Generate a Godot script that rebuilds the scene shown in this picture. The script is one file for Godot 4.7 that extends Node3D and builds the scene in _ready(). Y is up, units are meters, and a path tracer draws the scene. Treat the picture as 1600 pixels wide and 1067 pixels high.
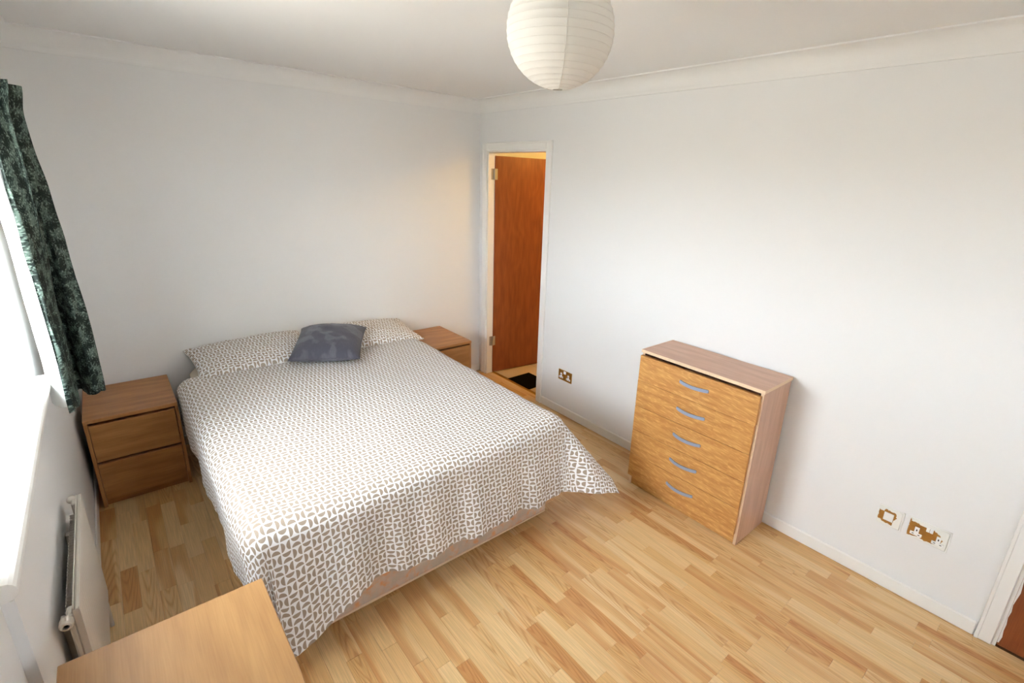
extends Node3D
# Bedroom: window wall at x = 0.325, headboard wall at z = 0, wall with the doors at x = 3.162, ceiling at y = 2.4.

const XL := 0.325
const XR := 3.162
const ZB := 0.0
const ZF := 5.0
const H := 2.4
var org := {}
var used := {}


func _ready() -> void:
	# ---------------------------------------------------------------- camera
	var cam := Camera3D.new()
	cam.name = "camera"
	var r := Vector3(0.75516442, 0.04138062, 0.65422805)
	var u := Vector3(0.16786929, 0.95252058, -0.25401663)
	var f := Vector3(0.63367705, -0.30164912, -0.71236312)
	cam.transform = Transform3D(Basis(r, u, -f), Vector3(0.5992, 1.80544, 3.73323))
	cam.projection = Camera3D.PROJECTION_FRUSTUM
	cam.near = 0.05
	cam.far = 100.0
	cam.size = 1067.0 / 769.6136 * cam.near
	cam.frustum_offset = Vector2(-41.211, -10.734) / 769.6136 * cam.near
	add_child(cam)
	cam.current = true
	# ---------------------------------------------------------------- sky: bright overcast day, the only daylight, through the window
	var we := WorldEnvironment.new()
	we.name = "world"
	var env := Environment.new()
	env.background_mode = Environment.BG_SKY
	var sm := ProceduralSkyMaterial.new()
	sm.sky_top_color = Color(0.93, 0.967, 1.0)
	sm.sky_horizon_color = Color(0.965, 0.985, 1.0)
	sm.ground_horizon_color = Color(0.80, 0.79, 0.76)
	sm.ground_bottom_color = Color(0.68, 0.67, 0.64)
	sm.sky_energy_multiplier = 1.0
	sm.energy_multiplier = 16.0
	var sky := Sky.new()
	sky.sky_material = sm
	env.sky = sky
	env.tonemap_mode = Environment.TONE_MAPPER_LINEAR
	env.tonemap_exposure = 2.35
	env.sdfgi_enabled = true
	env.ssao_enabled = true
	env.ssil_enabled = true
	we.environment = env
	add_child(we)
	# ---------------------------------------------------------------- the place
	make_materials()
	build_room()
	build_floor()
	build_window()
	build_doors()
	build_hall()
	build_bed()
	build_nightstands()
	build_chest()
	build_cabinet()
	build_radiator()
	build_curtain()
	build_lantern()
	build_sockets()


# =================================================================== geometry helper
class Geo:
	var v := PackedVector3Array()
	var n := PackedVector3Array()
	var t := PackedVector2Array()
	var ix := PackedInt32Array()

	func vert(p: Vector3, nn: Vector3, uv: Vector2) -> int:
		v.append(p)
		n.append(nn)
		t.append(uv)
		return v.size() - 1

	# a flat triangle whose front looks along nn
	func tri(a: Vector3, b: Vector3, c: Vector3, nn: Vector3, ua := Vector2.ZERO, ub := Vector2.ZERO, uc := Vector2.ZERO) -> void:
		var i := vert(a, nn, ua)
		vert(b, nn, ub)
		vert(c, nn, uc)
		if (b - a).cross(c - a).dot(nn) > 0.0:
			ix.append_array([i, i + 2, i + 1])
		else:
			ix.append_array([i, i + 1, i + 2])

	func quad(a: Vector3, b: Vector3, c: Vector3, d: Vector3, nn: Vector3, ua := Vector2.ZERO, ub := Vector2.ZERO, uc := Vector2.ZERO, ud := Vector2.ZERO) -> void:
		tri(a, b, c, nn, ua, ub, uc)
		tri(a, c, d, nn, ua, uc, ud)

	static func grain_uv(p: Vector3, axis: int, g: int) -> Vector2:
		var o1 := (axis + 1) % 3
		var o2 := (axis + 2) % 3
		if axis == g:
			return Vector2(p[o1], p[o2])
		var o := o1 if o2 == g else o2
		return Vector2(p[o], p[g])

	# box from lo to hi with chamfered edges; g is the axis the grain runs along, uv are metres from lo plus off
	func box(lo: Vector3, hi: Vector3, bev := 0.0, g := 1, off := Vector2.ZERO) -> void:
		var mid := (lo + hi) * 0.5
		var hs := (hi - lo) * 0.5
		bev = minf(bev, minf(hs.x, minf(hs.y, hs.z)) * 0.9)
		for k in 3:
			var a := (k + 1) % 3
			var b := (k + 2) % 3
			for s in [-1.0, 1.0]:
				var nn := Vector3.ZERO
				nn[k] = s
				var q := []
				for e in [[-1, -1], [1, -1], [1, 1], [-1, 1]]:
					var p := mid
					p[k] += s * hs[k]
					p[a] += e[0] * (hs[a] - bev)
					p[b] += e[1] * (hs[b] - bev)
					q.append(p)
				quad(q[0], q[1], q[2], q[3], nn, grain_uv(q[0] - lo, k, g) + off, grain_uv(q[1] - lo, k, g) + off, grain_uv(q[2] - lo, k, g) + off, grain_uv(q[3] - lo, k, g) + off)
		if bev <= 0.0:
			return
		for k in 3:  # edges along axis k
			var a := (k + 1) % 3
			var b := (k + 2) % 3
			for sa in [-1.0, 1.0]:
				for sb in [-1.0, 1.0]:
					var nn := Vector3.ZERO
					nn[a] = sa * 0.7071
					nn[b] = sb * 0.7071
					var q := []
					for e in [[-1.0, 0], [1.0, 0], [1.0, 1], [-1.0, 1]]:
						var p := mid
						p[k] += e[0] * (hs[k] - bev)
						p[a] += sa * (hs[a] - (bev if e[1] == 1 else 0.0))
						p[b] += sb * (hs[b] - (0.0 if e[1] == 1 else bev))
						q.append(p)
					quad(q[0], q[1], q[2], q[3], nn, grain_uv(q[0] - lo, a, g) + off, grain_uv(q[1] - lo, a, g) + off, grain_uv(q[2] - lo, a, g) + off, grain_uv(q[3] - lo, a, g) + off)
		for sx in [-1.0, 1.0]:
			for sy in [-1.0, 1.0]:
				for sz in [-1.0, 1.0]:
					var c := mid + Vector3(sx * hs.x, sy * hs.y, sz * hs.z)
					var p0 := c - Vector3(0, sy, sz) * bev
					var p1 := c - Vector3(sx, 0, sz) * bev
					var p2 := c - Vector3(sx, sy, 0) * bev
					tri(p0, p1, p2, Vector3(sx, sy, sz).normalized(), grain_uv(p0 - lo, 0, g) + off, grain_uv(p1 - lo, 0, g) + off, grain_uv(p2 - lo, 0, g) + off)

	# smooth sheet through rows of points; wrap joins the last column to the first; flip turns its front round
	func grid(rows: Array, uvs: Array, flip := false, wrap := false) -> void:
		var m: int = rows[0].size()
		var k: int = rows.size()
		var base := v.size()
		var acc := PackedVector3Array()
		acc.resize(m * k)
		var tris := PackedInt32Array()
		for i in k - 1:
			for j in (m if wrap else m - 1):
				var j2 := (j + 1) % m
				var a := i * m + j
				var b := i * m + j2
				var c := (i + 1) * m + j2
				var d := (i + 1) * m + j
				if flip:
					tris.append_array([a, c, b, a, d, c])
				else:
					tris.append_array([a, b, c, a, c, d])
		for i in range(0, tris.size(), 3):
			var pa: Vector3 = rows[tris[i] / m][tris[i] % m]
			var pb: Vector3 = rows[tris[i + 1] / m][tris[i + 1] % m]
			var pc: Vector3 = rows[tris[i + 2] / m][tris[i + 2] % m]
			var nn := (pc - pa).cross(pb - pa)
			acc[tris[i]] += nn
			acc[tris[i + 1]] += nn
			acc[tris[i + 2]] += nn
		for i in k:
			for j in m:
				vert(rows[i][j], acc[i * m + j].normalized() if acc[i * m + j].length_squared() > 1e-24 else Vector3.UP, uvs[i][j] if uvs else Vector2(float(j), float(i)))
		for i in tris.size():
			ix.append(base + tris[i])

	# tube of radius rad along points
	func tube(pts: PackedVector3Array, rad: float, sides := 10, caps := true) -> void:
		var rows := []
		var uvs := []
		var side := Vector3.ZERO
		for i in pts.size():
			var d := (pts[mini(i + 1, pts.size() - 1)] - pts[maxi(i - 1, 0)]).normalized()
			if side == Vector3.ZERO:
				side = d.cross(Vector3.UP if absf(d.y) < 0.9 else Vector3.RIGHT).normalized()
			side = (side - d * side.dot(d)).normalized()
			var up := side.cross(d)
			var row := PackedVector3Array()
			var ur := PackedVector2Array()
			for j in sides:
				var a := TAU * j / sides
				row.append(pts[i] + (side * cos(a) + up * sin(a)) * rad)
				ur.append(Vector2(float(j) / sides, float(i)))
			rows.append(row)
			uvs.append(ur)
		grid(rows, uvs, true, true)
		if caps:
			for e in [0, pts.size() - 1]:
				var nn: Vector3 = (pts[e] - pts[1 if e == 0 else e - 1]).normalized()
				for j in sides:
					tri(pts[e], rows[e][j], rows[e][(j + 1) % sides], nn)

	# turns a profile of (radius, height) about the axis through at along dir
	func lathe(prof: PackedVector2Array, at: Vector3, dir := Vector3.UP, sides := 24, smooth := true) -> void:
		var s := dir.cross(Vector3.RIGHT if absf(dir.x) < 0.9 else Vector3.UP).normalized()
		var w := s.cross(dir).normalized()
		var rows := []
		for q in prof:
			var row := PackedVector3Array()
			for j in sides:
				var a := TAU * j / sides
				row.append(at + dir * q.y + (s * cos(a) + w * sin(a)) * q.x)
			rows.append(row)
		if smooth:
			grid(rows, [], true, true)
		else:
			for i in rows.size() - 1:
				grid([rows[i], rows[i + 1]], [], true, true)

	# prism: a polygon in the plane given by axes ea, eb at origin o, thickness along en
	func prism(poly: PackedVector2Array, o: Vector3, ea: Vector3, eb: Vector3, en: Vector3) -> void:
		var tris := Geometry2D.triangulate_polygon(poly)
		var nn := en.normalized()
		var P := func(q: Vector2) -> Vector3: return o + ea * q.x + eb * q.y
		for i in range(0, tris.size(), 3):
			var a: Vector3 = P.call(poly[tris[i]])
			var b: Vector3 = P.call(poly[tris[i + 1]])
			var c: Vector3 = P.call(poly[tris[i + 2]])
			tri(a + en, b + en, c + en, nn, poly[tris[i]], poly[tris[i + 1]], poly[tris[i + 2]])
			tri(a, b, c, -nn, poly[tris[i]], poly[tris[i + 1]], poly[tris[i + 2]])
		var cc := not Geometry2D.is_polygon_clockwise(poly)
		for i in poly.size():
			var a: Vector3 = P.call(poly[i])
			var b: Vector3 = P.call(poly[(i + 1) % poly.size()])
			var d2 := poly[(i + 1) % poly.size()] - poly[i]
			var out := (ea * d2.y - eb * d2.x).normalized()
			if not cc:
				out = -out
			quad(a, b, b + en, a + en, out, poly[i], poly[(i + 1) % poly.size()], poly[(i + 1) % poly.size()], poly[i])

	func mesh(shift: Vector3) -> ArrayMesh:
		var arr := []
		arr.resize(Mesh.ARRAY_MAX)
		if shift != Vector3.ZERO:
			for i in v.size():
				v[i] = v[i] - shift
		arr[Mesh.ARRAY_VERTEX] = v
		arr[Mesh.ARRAY_NORMAL] = n
		arr[Mesh.ARRAY_TEX_UV] = t
		arr[Mesh.ARRAY_INDEX] = ix
		var m := ArrayMesh.new()
		m.add_surface_from_arrays(Mesh.PRIMITIVE_TRIANGLES, arr)
		return m


# =================================================================== scene helpers
func numbered(called: String) -> String:
	used[called] = used.get(called, -1) + 1
	return called if used[called] == 0 else "%s_%03d" % [called, used[called]]


func thing(called: String, label: String, category: String, at: Vector3, group := "") -> Node3D:
	var o := Node3D.new()
	o.name = numbered(called)
	o.position = at
	add_child(o)
	org[o] = at
	tag(o, label, category, group)
	return o


func tag(o: Node3D, label: String, category: String, group := "") -> void:
	o.set_meta("label", label)
	o.set_meta("category", category)
	if group:
		o.set_meta("group", group)


# commits geometry that was built in room coordinates as one named mesh under parent
func part(parent: Node3D, called: String, g: Geo, mat: Material, label := "") -> MeshInstance3D:
	var mi := MeshInstance3D.new()
	var o: Vector3 = org.get(parent, Vector3.ZERO)
	mi.mesh = g.mesh(o)
	mi.mesh.surface_set_material(0, mat)
	mi.name = called
	parent.add_child(mi, true)
	org[mi] = o
	if label:
		mi.set_meta("label", label)
	return mi


# a thing that is a single mesh
func lone(called: String, g: Geo, mat: Material, label: String, category: String, group := "") -> MeshInstance3D:
	var mi := part(self, numbered(called), g, mat)
	tag(mi, label, category, group)
	return mi


func struct(called: String, g: Geo, mat: Material, label: String, category: String) -> MeshInstance3D:
	var mi := part(self, called, g, mat)
	mi.set_meta("kind", "structure")
	tag(mi, label, category)
	return mi


func catmull(p: Array, per: int) -> PackedVector2Array:
	var out := PackedVector2Array()
	for i in p.size() - 1:
		var a: Vector2 = p[maxi(i - 1, 0)]
		var b: Vector2 = p[i]
		var c: Vector2 = p[i + 1]
		var d: Vector2 = p[mini(i + 2, p.size() - 1)]
		for k in per:
			out.append(b.cubic_interpolate(c, a, d, float(k) / per))
	out.append(p[p.size() - 1])
	return out


# =================================================================== materials
var M := {}


func noise(seed_: int, freq: float, oct := 3) -> FastNoiseLite:
	var nz := FastNoiseLite.new()
	nz.noise_type = FastNoiseLite.TYPE_SIMPLEX_SMOOTH
	nz.seed = seed_
	nz.frequency = freq
	nz.fractal_octaves = oct
	return nz


func c8(r: float, g: float, b: float) -> Color:
	return Color(r / 255.0, g / 255.0, b / 255.0)


func mat(col: Color, rough: float, spec := 0.5, metal := 0.0) -> StandardMaterial3D:
	var m := StandardMaterial3D.new()
	m.albedo_color = col
	m.roughness = rough
	m.metallic_specular = spec
	m.metallic = metal
	return m


func tex_mat(tex: Texture2D, rough: float, scale: Vector2, spec := 0.5) -> StandardMaterial3D:
	var m := mat(Color.WHITE, rough, spec)
	m.albedo_texture = tex
	m.uv1_scale = Vector3(scale.x, scale.y, 1)
	m.texture_repeat = true
	return m


func paint(w: int, h: int, fn: Callable) -> ImageTexture:
	var data := PackedByteArray()
	data.resize(w * h * 3)
	var k := 0
	for y in h:
		for x in w:
			var c: Color = fn.call(x, y)
			data[k] = clampi(int(c.r * 255.0), 0, 255)
			data[k + 1] = clampi(int(c.g * 255.0), 0, 255)
			data[k + 2] = clampi(int(c.b * 255.0), 0, 255)
			k += 3
	return ImageTexture.create_from_image(Image.create_from_data(w, h, false, Image.FORMAT_RGB8, data))


# straight-grained veneer: streaks along v, finer pores, slow changes of tone; flame sets how far the grain lines wander
func veneer(seed_: int, dark: Color, light: Color, flame: float, lines: float, w := 512, h := 512, fleck := 0.0) -> ImageTexture:
	var n1 := noise(seed_, 0.004, 2)
	var n2 := noise(seed_ + 1, 0.05, 2)
	var n3 := noise(seed_ + 2, 0.02, 3)
	return paint(w, h, func(x: int, y: int) -> Color:
		var wob := n1.get_noise_2d(x * 1.2, y * 0.8) * flame
		var a := 0.5 + 0.5 * sin(float(x) / w * lines * TAU + wob * 9.0)
		var s := n2.get_noise_2d(x * 6.0, y * 0.22)
		var b := n3.get_noise_2d(x * 1.5, y * 0.3)
		var t := 0.5 + 0.22 * (a - 0.5) + 0.30 * s + 0.45 * b
		if fleck > 0.0:
			var q := n2.get_noise_2d(x * 1.5 + y * 0.45 + 300.0, y * 0.55 + sin(x * 0.03) * 14.0)
			t += fleck * maxf(0.0, q - 0.05) * 2.0 - 0.1
		return dark.lerp(light, clampf(t, 0.0, 1.0)))


func floor_atlas() -> ImageTexture:
	var n1 := noise(11, 0.011, 2)
	var n2 := noise(12, 0.045, 2)
	var rng := RandomNumberGenerator.new()
	rng.seed = 5
	var cells := []
	for i in 32:
		cells.append({"tone": rng.randf(), "kind": 0 if rng.randf() < 0.4 else 1, "fr": rng.randf_range(3.5, 7.0), "amp": rng.randf_range(1.8, 3.4), "cx": rng.randf_range(-0.25, 0.25), "ox": rng.randf() * 900.0, "dir": -1.0 if rng.randf() < 0.3 else 1.0})
	var light := c8(226, 194, 144)
	var mid := c8(215, 173, 117)
	var dark := c8(190, 130, 74)
	return paint(1024, 1024, func(x: int, y: int) -> Color:
		var cell: Dictionary = cells[(x / 64) + 16 * (y / 512)]
		var lx := float(x % 64)
		var ly := float(y % 512)
		var xx := lx / 64.0 - 0.5
		var yy := ly / 512.0
		var wob := n1.get_noise_2d(lx * 0.8 + cell.ox, ly * 0.16)
		# slow bands of darker heartwood that run the length of the strip
		var band := smoothstep(0.05, 0.42, n1.get_noise_2d(lx * 1.05 + cell.ox + 300.0, ly * 0.07))
		var line := 0.0
		if cell.kind == 0:
			var q: float = yy * cell.fr * cell.dir + pow(absf(xx - cell.cx - wob * 0.12) * 2.0, 1.5) * cell.amp + wob * 0.5
			line = pow(0.5 + 0.5 * sin(q * TAU), 3.0) * smoothstep(0.5, 0.2, absf(xx)) * 0.9
		var streak := n2.get_noise_2d(lx * 7.0 + cell.ox, ly * 0.10)
		var tone: float = cell.tone
		var base := light.lerp(mid, tone * 1.25)
		base = base.lerp(dark, band * (0.42 + 0.34 * tone))
		var k := 1.0 - 0.12 * line - 0.10 * streak
		return Color(base.r * (k + 0.03 * line), base.g * (k - 0.03 * line), base.b * (k - 0.10 * line)))


func make_materials() -> void:
	M.wall = mat(c8(235, 235, 234), 0.85, 0.3)
	M.ceiling = mat(c8(238, 238, 236), 0.9, 0.3)
	M.hall = mat(c8(236, 222, 186), 0.85, 0.3)
	M.gloss_white = mat(c8(240, 239, 235), 0.35)
	M.upvc = mat(c8(244, 245, 246), 0.3)
	M.radiator = mat(c8(226, 219, 208), 0.4)
	M.fin = M.radiator
	M.dark = mat(c8(22, 20, 19), 0.8, 0.2)
	M.slot = mat(c8(38, 36, 34), 0.7)
	M.white_plastic = mat(c8(243, 243, 240), 0.35)
	M.brass = mat(c8(190, 146, 72), 0.32, 0.5, 0.85)
	M.steel = mat(c8(156, 170, 196), 0.4, 0.5, 0.3)
	M.hinge = mat(c8(178, 172, 160), 0.4, 0.5, 0.7)
	var glass := mat(Color(1, 1, 1, 0.04), 0.02)
	glass.transparency = BaseMaterial3D.TRANSPARENCY_ALPHA
	M.glass = glass
	M.floor = tex_mat(floor_atlas(), 0.36, Vector2.ONE)
	M.underlay = mat(c8(120, 84, 52), 0.9)
	M.veneer = tex_mat(veneer(21, c8(150, 98, 54), c8(188, 136, 82), 0.6, 6.0), 0.42, Vector2(1.25, 1.0))
	M.oak = tex_mat(veneer(31, c8(184, 126, 66), c8(220, 170, 104), 1.1, 9.0, 512, 512, 0.45), 0.4, Vector2(2.2, 1.2))
	M.carcass = tex_mat(veneer(41, c8(190, 148, 122), c8(211, 170, 143), 0.4, 7.0), 0.36, Vector2(1.6, 1.0))
	M.edge_band = mat(c8(232, 204, 170), 0.5)
	M.birch = tex_mat(veneer(51, c8(162, 118, 72), c8(182, 139, 88), 0.3, 5.0), 0.4, Vector2(1.6, 1.1))
	M.door = tex_mat(veneer(61, c8(124, 62, 34), c8(154, 84, 46), 1.3, 5.0, 512, 1024), 0.38, Vector2(1.2, 0.45))
	# printed cotton: pairs of half discs, upright and lying in turn; two by two fields to a repeat
	var taupe := c8(163, 147, 130)
	var cotton := c8(243, 243, 244)
	var pn := noise(71, 0.05, 2)
	var print_tex := paint(256, 256, func(x: int, y: int) -> Color:
		var cx := x / 128
		var cy := y / 128
		var px := (x % 128) / 128.0
		var py := (y % 128) / 128.0
		if (cx + cy) % 2 == 1:
			var s := px
			px = py
			py = s
		var e := minf(px, 1.0 - px) - 0.05
		var d := Vector2(e / 0.40, (py - 0.5) / 0.44).length()
		var edge := minf((1.0 - d) * 14.0, e * 40.0)
		return cotton.lerp(taupe, clampf(edge, 0.0, 1.0) * (0.95 + 0.05 * pn.get_noise_2d(x, y))))
	M.cotton = tex_mat(print_tex, 0.85, Vector2(1.0 / 0.068, 1.0 / 0.068), 0.3)
	# divan ticking: peach and fawn clouds on beige
	var d1 := noise(81, 0.011, 4)
	var d2 := noise(82, 0.03, 4)
	var ticking := paint(512, 512, func(x: int, y: int) -> Color:
		var a := clampf(0.5 + 1.7 * d1.get_noise_2d(x, y * 1.6), 0.0, 1.0)
		var b := clampf(0.4 + 1.5 * d2.get_noise_2d(x, y), 0.0, 1.0)
		return c8(214, 192, 172).lerp(c8(222, 172, 132), a * b * 1.3).lerp(c8(196, 182, 166), (1.0 - a) * 0.7))
	M.divan = tex_mat(ticking, 0.8, Vector2(1.4, 1.4), 0.3)
	M.mattress = mat(c8(226, 214, 196), 0.85, 0.3)
	# curtain: pale leaf print on bottle green
	var q1 := noise(91, 0.016, 3)
	var q2 := noise(92, 0.09, 3)
	var leaf := paint(512, 512, func(x: int, y: int) -> Color:
		var a := q1.get_noise_2d(x, y)
		var b := q2.get_noise_2d(x + 70.0, y)
		var t := clampf(a * 1.7 + b * 1.1 + 0.45, 0.0, 1.0)
		return c8(24, 32, 29).lerp(c8(84, 100, 91), t).lerp(c8(168, 180, 170), clampf((b - 0.26) * 4.0, 0.0, 1.0) * 0.6 * t))
	M.curtain = tex_mat(leaf, 0.8, Vector2(2.2, 2.2), 0.3)
	M.curtain.backlight_enabled = true
	M.curtain.backlight = Color(0.06, 0.08, 0.07)
	M.lining = mat(c8(240, 240, 236), 0.85, 0.3)
	M.lining.backlight_enabled = true
	M.lining.backlight = Color(0.5, 0.5, 0.5)
	# plush: brushed patches in the pile
	var p1 := noise(101, 0.012, 2)
	var p2 := noise(102, 0.12, 2)
	var plush := paint(256, 256, func(x: int, y: int) -> Color:
		var a := clampf(0.35 + 2.4 * p1.get_noise_2d(x, y), 0.0, 1.0)
		var t := smoothstep(0.3, 0.9, a) * 0.7 + 0.2 * p2.get_noise_2d(x, y * 0.5)
		return c8(84, 83, 92).lerp(c8(112, 112, 120), clampf(t, 0.0, 1.0)))
	M.plush = tex_mat(plush, 0.9, Vector2(1, 1), 0.2)
	M.plush.rim_enabled = true
	M.plush.rim = 0.5
	M.plush.rim_tint = 0.6
	M.paper = mat(c8(240, 238, 232), 0.8, 0.3)
	M.paper.backlight_enabled = true
	M.paper.backlight = Color(0.45, 0.44, 0.40)
	M.wire = mat(c8(236, 232, 224), 0.7)
	M.mat_black = mat(c8(20, 18, 17), 0.95, 0.1)
	M.tile = mat(c8(214, 190, 152), 0.4)
	M.bulb = mat(c8(255, 214, 150), 0.4)
	M.bulb.emission_enabled = true
	M.bulb.emission = Color(1.0, 0.72, 0.36)
	M.bulb.emission_energy_multiplier = 6.0
	M.bulb_off = mat(c8(246, 246, 244), 0.2)


# =================================================================== room shell
const WIN := {"z0": 1.30, "z1": 2.48, "y0": 1.005, "y1": 2.04}
const W2 := {"x0": 1.50, "x1": 1.98, "y0": 1.25, "y1": 2.05}
const D1 := {"z0": 0.117, "z1": 0.865, "y": 2.01}
const D2 := {"z0": 3.835, "z1": 4.60, "y": 2.01}


func build_room() -> void:
	var g := Geo.new()
	g.box(Vector3(0.0, -0.1, -0.15), Vector3(XL, WIN.y0, 2.39))
	g.box(Vector3(0.0, -0.1, 2.39), Vector3(XL - 0.022, WIN.y0, ZF + 0.15))
	g.box(Vector3(0.0, WIN.y0, -0.15), Vector3(XL, H + 0.1, WIN.z0))
	g.box(Vector3(0.0, WIN.y1, WIN.z0), Vector3(XL, H + 0.1, WIN.z1))
	g.box(Vector3(0.0, WIN.y0, WIN.z1), Vector3(XL, H + 0.1, ZF + 0.15))
	struct("wall_left", g, M.wall, "white painted window wall behind radiator and curtain", "wall")
	g = Geo.new()
	g.box(Vector3(XL, -0.1, -0.15), Vector3(5.0, H + 0.1, ZB))
	struct("wall_back", g, M.wall, "white painted wall behind the bed head", "wall")
	g = Geo.new()
	var x1 := XR + 0.1
	g.box(Vector3(XR, 0, 0), Vector3(x1, H, D1.z0))
	g.box(Vector3(XR, D1.y, D1.z0), Vector3(x1, H, D1.z1))
	g.box(Vector3(XR, 0, D1.z1), Vector3(x1, H, D2.z0))
	g.box(Vector3(XR, D2.y, D2.z0), Vector3(x1, H, D2.z1))
	g.box(Vector3(XR, 0, D2.z1), Vector3(x1, H, ZF))
	struct("wall_right", g, M.wall, "white painted wall with open doorway, chest of drawers and sockets", "wall")
	g = Geo.new()
	g.box(Vector3(0.0, -0.1, ZF), Vector3(W2.x0, H + 0.1, ZF + 0.15))
	g.box(Vector3(W2.x1, -0.1, ZF), Vector3(5.0, H + 0.1, ZF + 0.15))
	g.box(Vector3(W2.x0, -0.1, ZF), Vector3(W2.x1, W2.y0, ZF + 0.15))
	g.box(Vector3(W2.x0, W2.y1, ZF), Vector3(W2.x1, H + 0.1, ZF + 0.15))
	struct("wall_front", g, M.wall, "white painted wall facing the bed", "wall")
	g = Geo.new()
	g.box(Vector3(0.0, H, -0.15), Vector3(5.0, H + 0.15, ZF + 0.15))
	struct("ceiling", g, M.ceiling, "matt white ceiling over bed and paper lantern", "ceiling")
	# plaster cove between walls and ceiling
	var c := 0.085
	var prof := [Vector2(0.0, -c - 0.012), Vector2(0.006, -c - 0.012), Vector2(0.008, -c)]
	for i in range(1, 12):
		var a := PI / 2 * i / 12.0
		prof.append(Vector2(c - (c - 0.008) * cos(a), -c + (c - 0.008) * sin(a)))
	prof.append_array([Vector2(c, -0.008), Vector2(c + 0.012, -0.006), Vector2(c + 0.012, 0.0)])
	var runs := [[Vector3(XR, H, 0), Vector3(XR, H, ZF), Vector3(-1, 0, 0), "right"], [Vector3(XL, H, 0), Vector3(XR, H, 0), Vector3(0, 0, 1), "back"], [Vector3(XL, H, 0), Vector3(XL, H, ZF), Vector3(1, 0, 0), "window"], [Vector3(XL, H, ZF), Vector3(XR, H, ZF), Vector3(0, 0, -1), "front"]]
	for i in 4:
		g = Geo.new()
		var rows := [PackedVector3Array(), PackedVector3Array()]
		for q in prof:
			for e in 2:
				rows[e].append(runs[i][e] + runs[i][2] * q.x + Vector3(0, q.y, 0))
		for j in prof.size() - 1:
			var nn: Vector3 = Vector3(0, -(prof[j + 1].x - prof[j].x), 0) + runs[i][2] * (prof[j + 1].y - prof[j].y)
			g.quad(rows[0][j], rows[1][j], rows[1][j + 1], rows[0][j + 1], nn.normalized() if nn.length() > 0 else Vector3.DOWN)
		struct("trim_%d" % (i + 1), g, M.ceiling, "white plaster cove along the top of the %s wall" % runs[i][3], "cornice")
	# skirting
	var sk := 0.07
	var th := 0.013
	g = Geo.new()
	g.box(Vector3(XR - th, 0, D1.z1 + 0.062), Vector3(XR, sk, D2.z0 - 0.06), 0.005)
	g.box(Vector3(XR - th, 0, D2.z1 + 0.06), Vector3(XR, sk, ZF), 0.005)
	struct("baseboard_right", g, M.gloss_white, "white skirting board along the wall behind the chest", "skirting")
	g = Geo.new()
	g.box(Vector3(XL, 0, 0), Vector3(XR, sk, th), 0.005)
	struct("baseboard_back", g, M.gloss_white, "white skirting board behind the bed head", "skirting")
	g = Geo.new()
	g.box(Vector3(XL, 0, th), Vector3(XL + 0.01, sk, 2.39), 0.004)
	g.box(Vector3(XL - 0.022, 0, 2.39), Vector3(XL - 0.01, sk, ZF), 0.004)
	struct("baseboard_left", g, M.gloss_white, "white skirting board under the radiator", "skirting")
	g = Geo.new()
	g.box(Vector3(XL, 0, ZF - th), Vector3(XR, sk, ZF), 0.005)
	struct("baseboard_front", g, M.gloss_white, "white skirting board along the wall facing the bed", "skirting")


func build_floor() -> void:
	var g := Geo.new()
	g.box(Vector3(0.0, -0.16, -0.15), Vector3(XR + 0.075, -0.006, ZF + 0.15))
	var fl := struct("floor", g, M.underlay, "honey laminate floor of narrow printed strips", "floor")
	# strips of 63 mm, three to a board; each strip is a piece of its own with a grain of its own
	var rng := RandomNumberGenerator.new()
	rng.seed = 77
	var w := 0.0632
	var meshes := {}
	var rest := Geo.new()
	var made := 0
	var k0 := int(floor((XL - 1.915) / w)) - 1
	for k in range(k0, 26):
		var xa := 1.915 + k * w
		var xb := xa + w
		if xb < XL - 0.02 or xa > XR + 0.07:
			continue
		var board := posmod(k, 3) == 0
		var z := -rng.randf() * 0.4
		var last := -1
		while z < ZF:
			var li := rng.randi() % 4
			var len: float = [0.30, 0.36, 0.43, 0.5][li]
			var cell := rng.randi() % 32
			if cell == last:
				cell = (cell + 7) % 32
			last = cell
			var lo := Vector3(xa + (0.0004 if board else 0.00015), -0.006, maxf(z, 0.0) + 0.0003)
			var hi := Vector3(minf(xb, XR + 0.072) - 0.00015, rng.randf() * 0.00025, minf(z + len, ZF) - 0.0003)
			z += len
			if hi.z - lo.z < 0.03 or hi.x - lo.x < 0.01:
				continue
			if hi.x > XR and (hi.z > D1.z1 or lo.z < D1.z0):
				# only the doorway carries the floor past the wall line
				if lo.z > D1.z1 or hi.z < D1.z0:
					hi.x = minf(hi.x, XR)
					if hi.x - lo.x < 0.006:
						continue
			var mc := (lo + hi) * 0.5
			var under_bed := mc.x > 0.93 and mc.x < 2.2 and mc.z < 1.95
			var shown := not under_bed and mc.z < 3.75 and mc.z > 0.35 and (mc.x < 0.95 and mc.z < 2.5 or mc.x > 0.85 and mc.z > 1.95 and mc.z - 0.9 < mc.x * 1.12 + 0.55 or mc.x > 2.2)
			var uv0 := Vector2((cell % 16) / 16.0 + 0.002, (cell / 16) / 2.0 + 0.002)
			var su := Vector2(0.0585 / w, 0.49 / 0.5)
			if shown and made < 300:
				made += 1
				var pg := Geo.new()
				strip(pg, Vector3.ZERO, hi - lo, uv0, su)
				var o := part(fl, "plank", pg, M.floor)
				o.position = lo
			else:
				strip(rest, lo, hi, uv0, su)
	var ro := part(fl, "plank_field", rest, M.floor)
	ro.set_meta("kind", "stuff")
	g = Geo.new()
	g.box(Vector3(XR + 0.062, -0.004, D1.z0 + 0.002), Vector3(XR + 0.092, 0.004, D1.z1 - 0.002), 0.003)
	struct("trim_5", g, M.brass, "brass threshold strip across the open doorway", "threshold")


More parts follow.
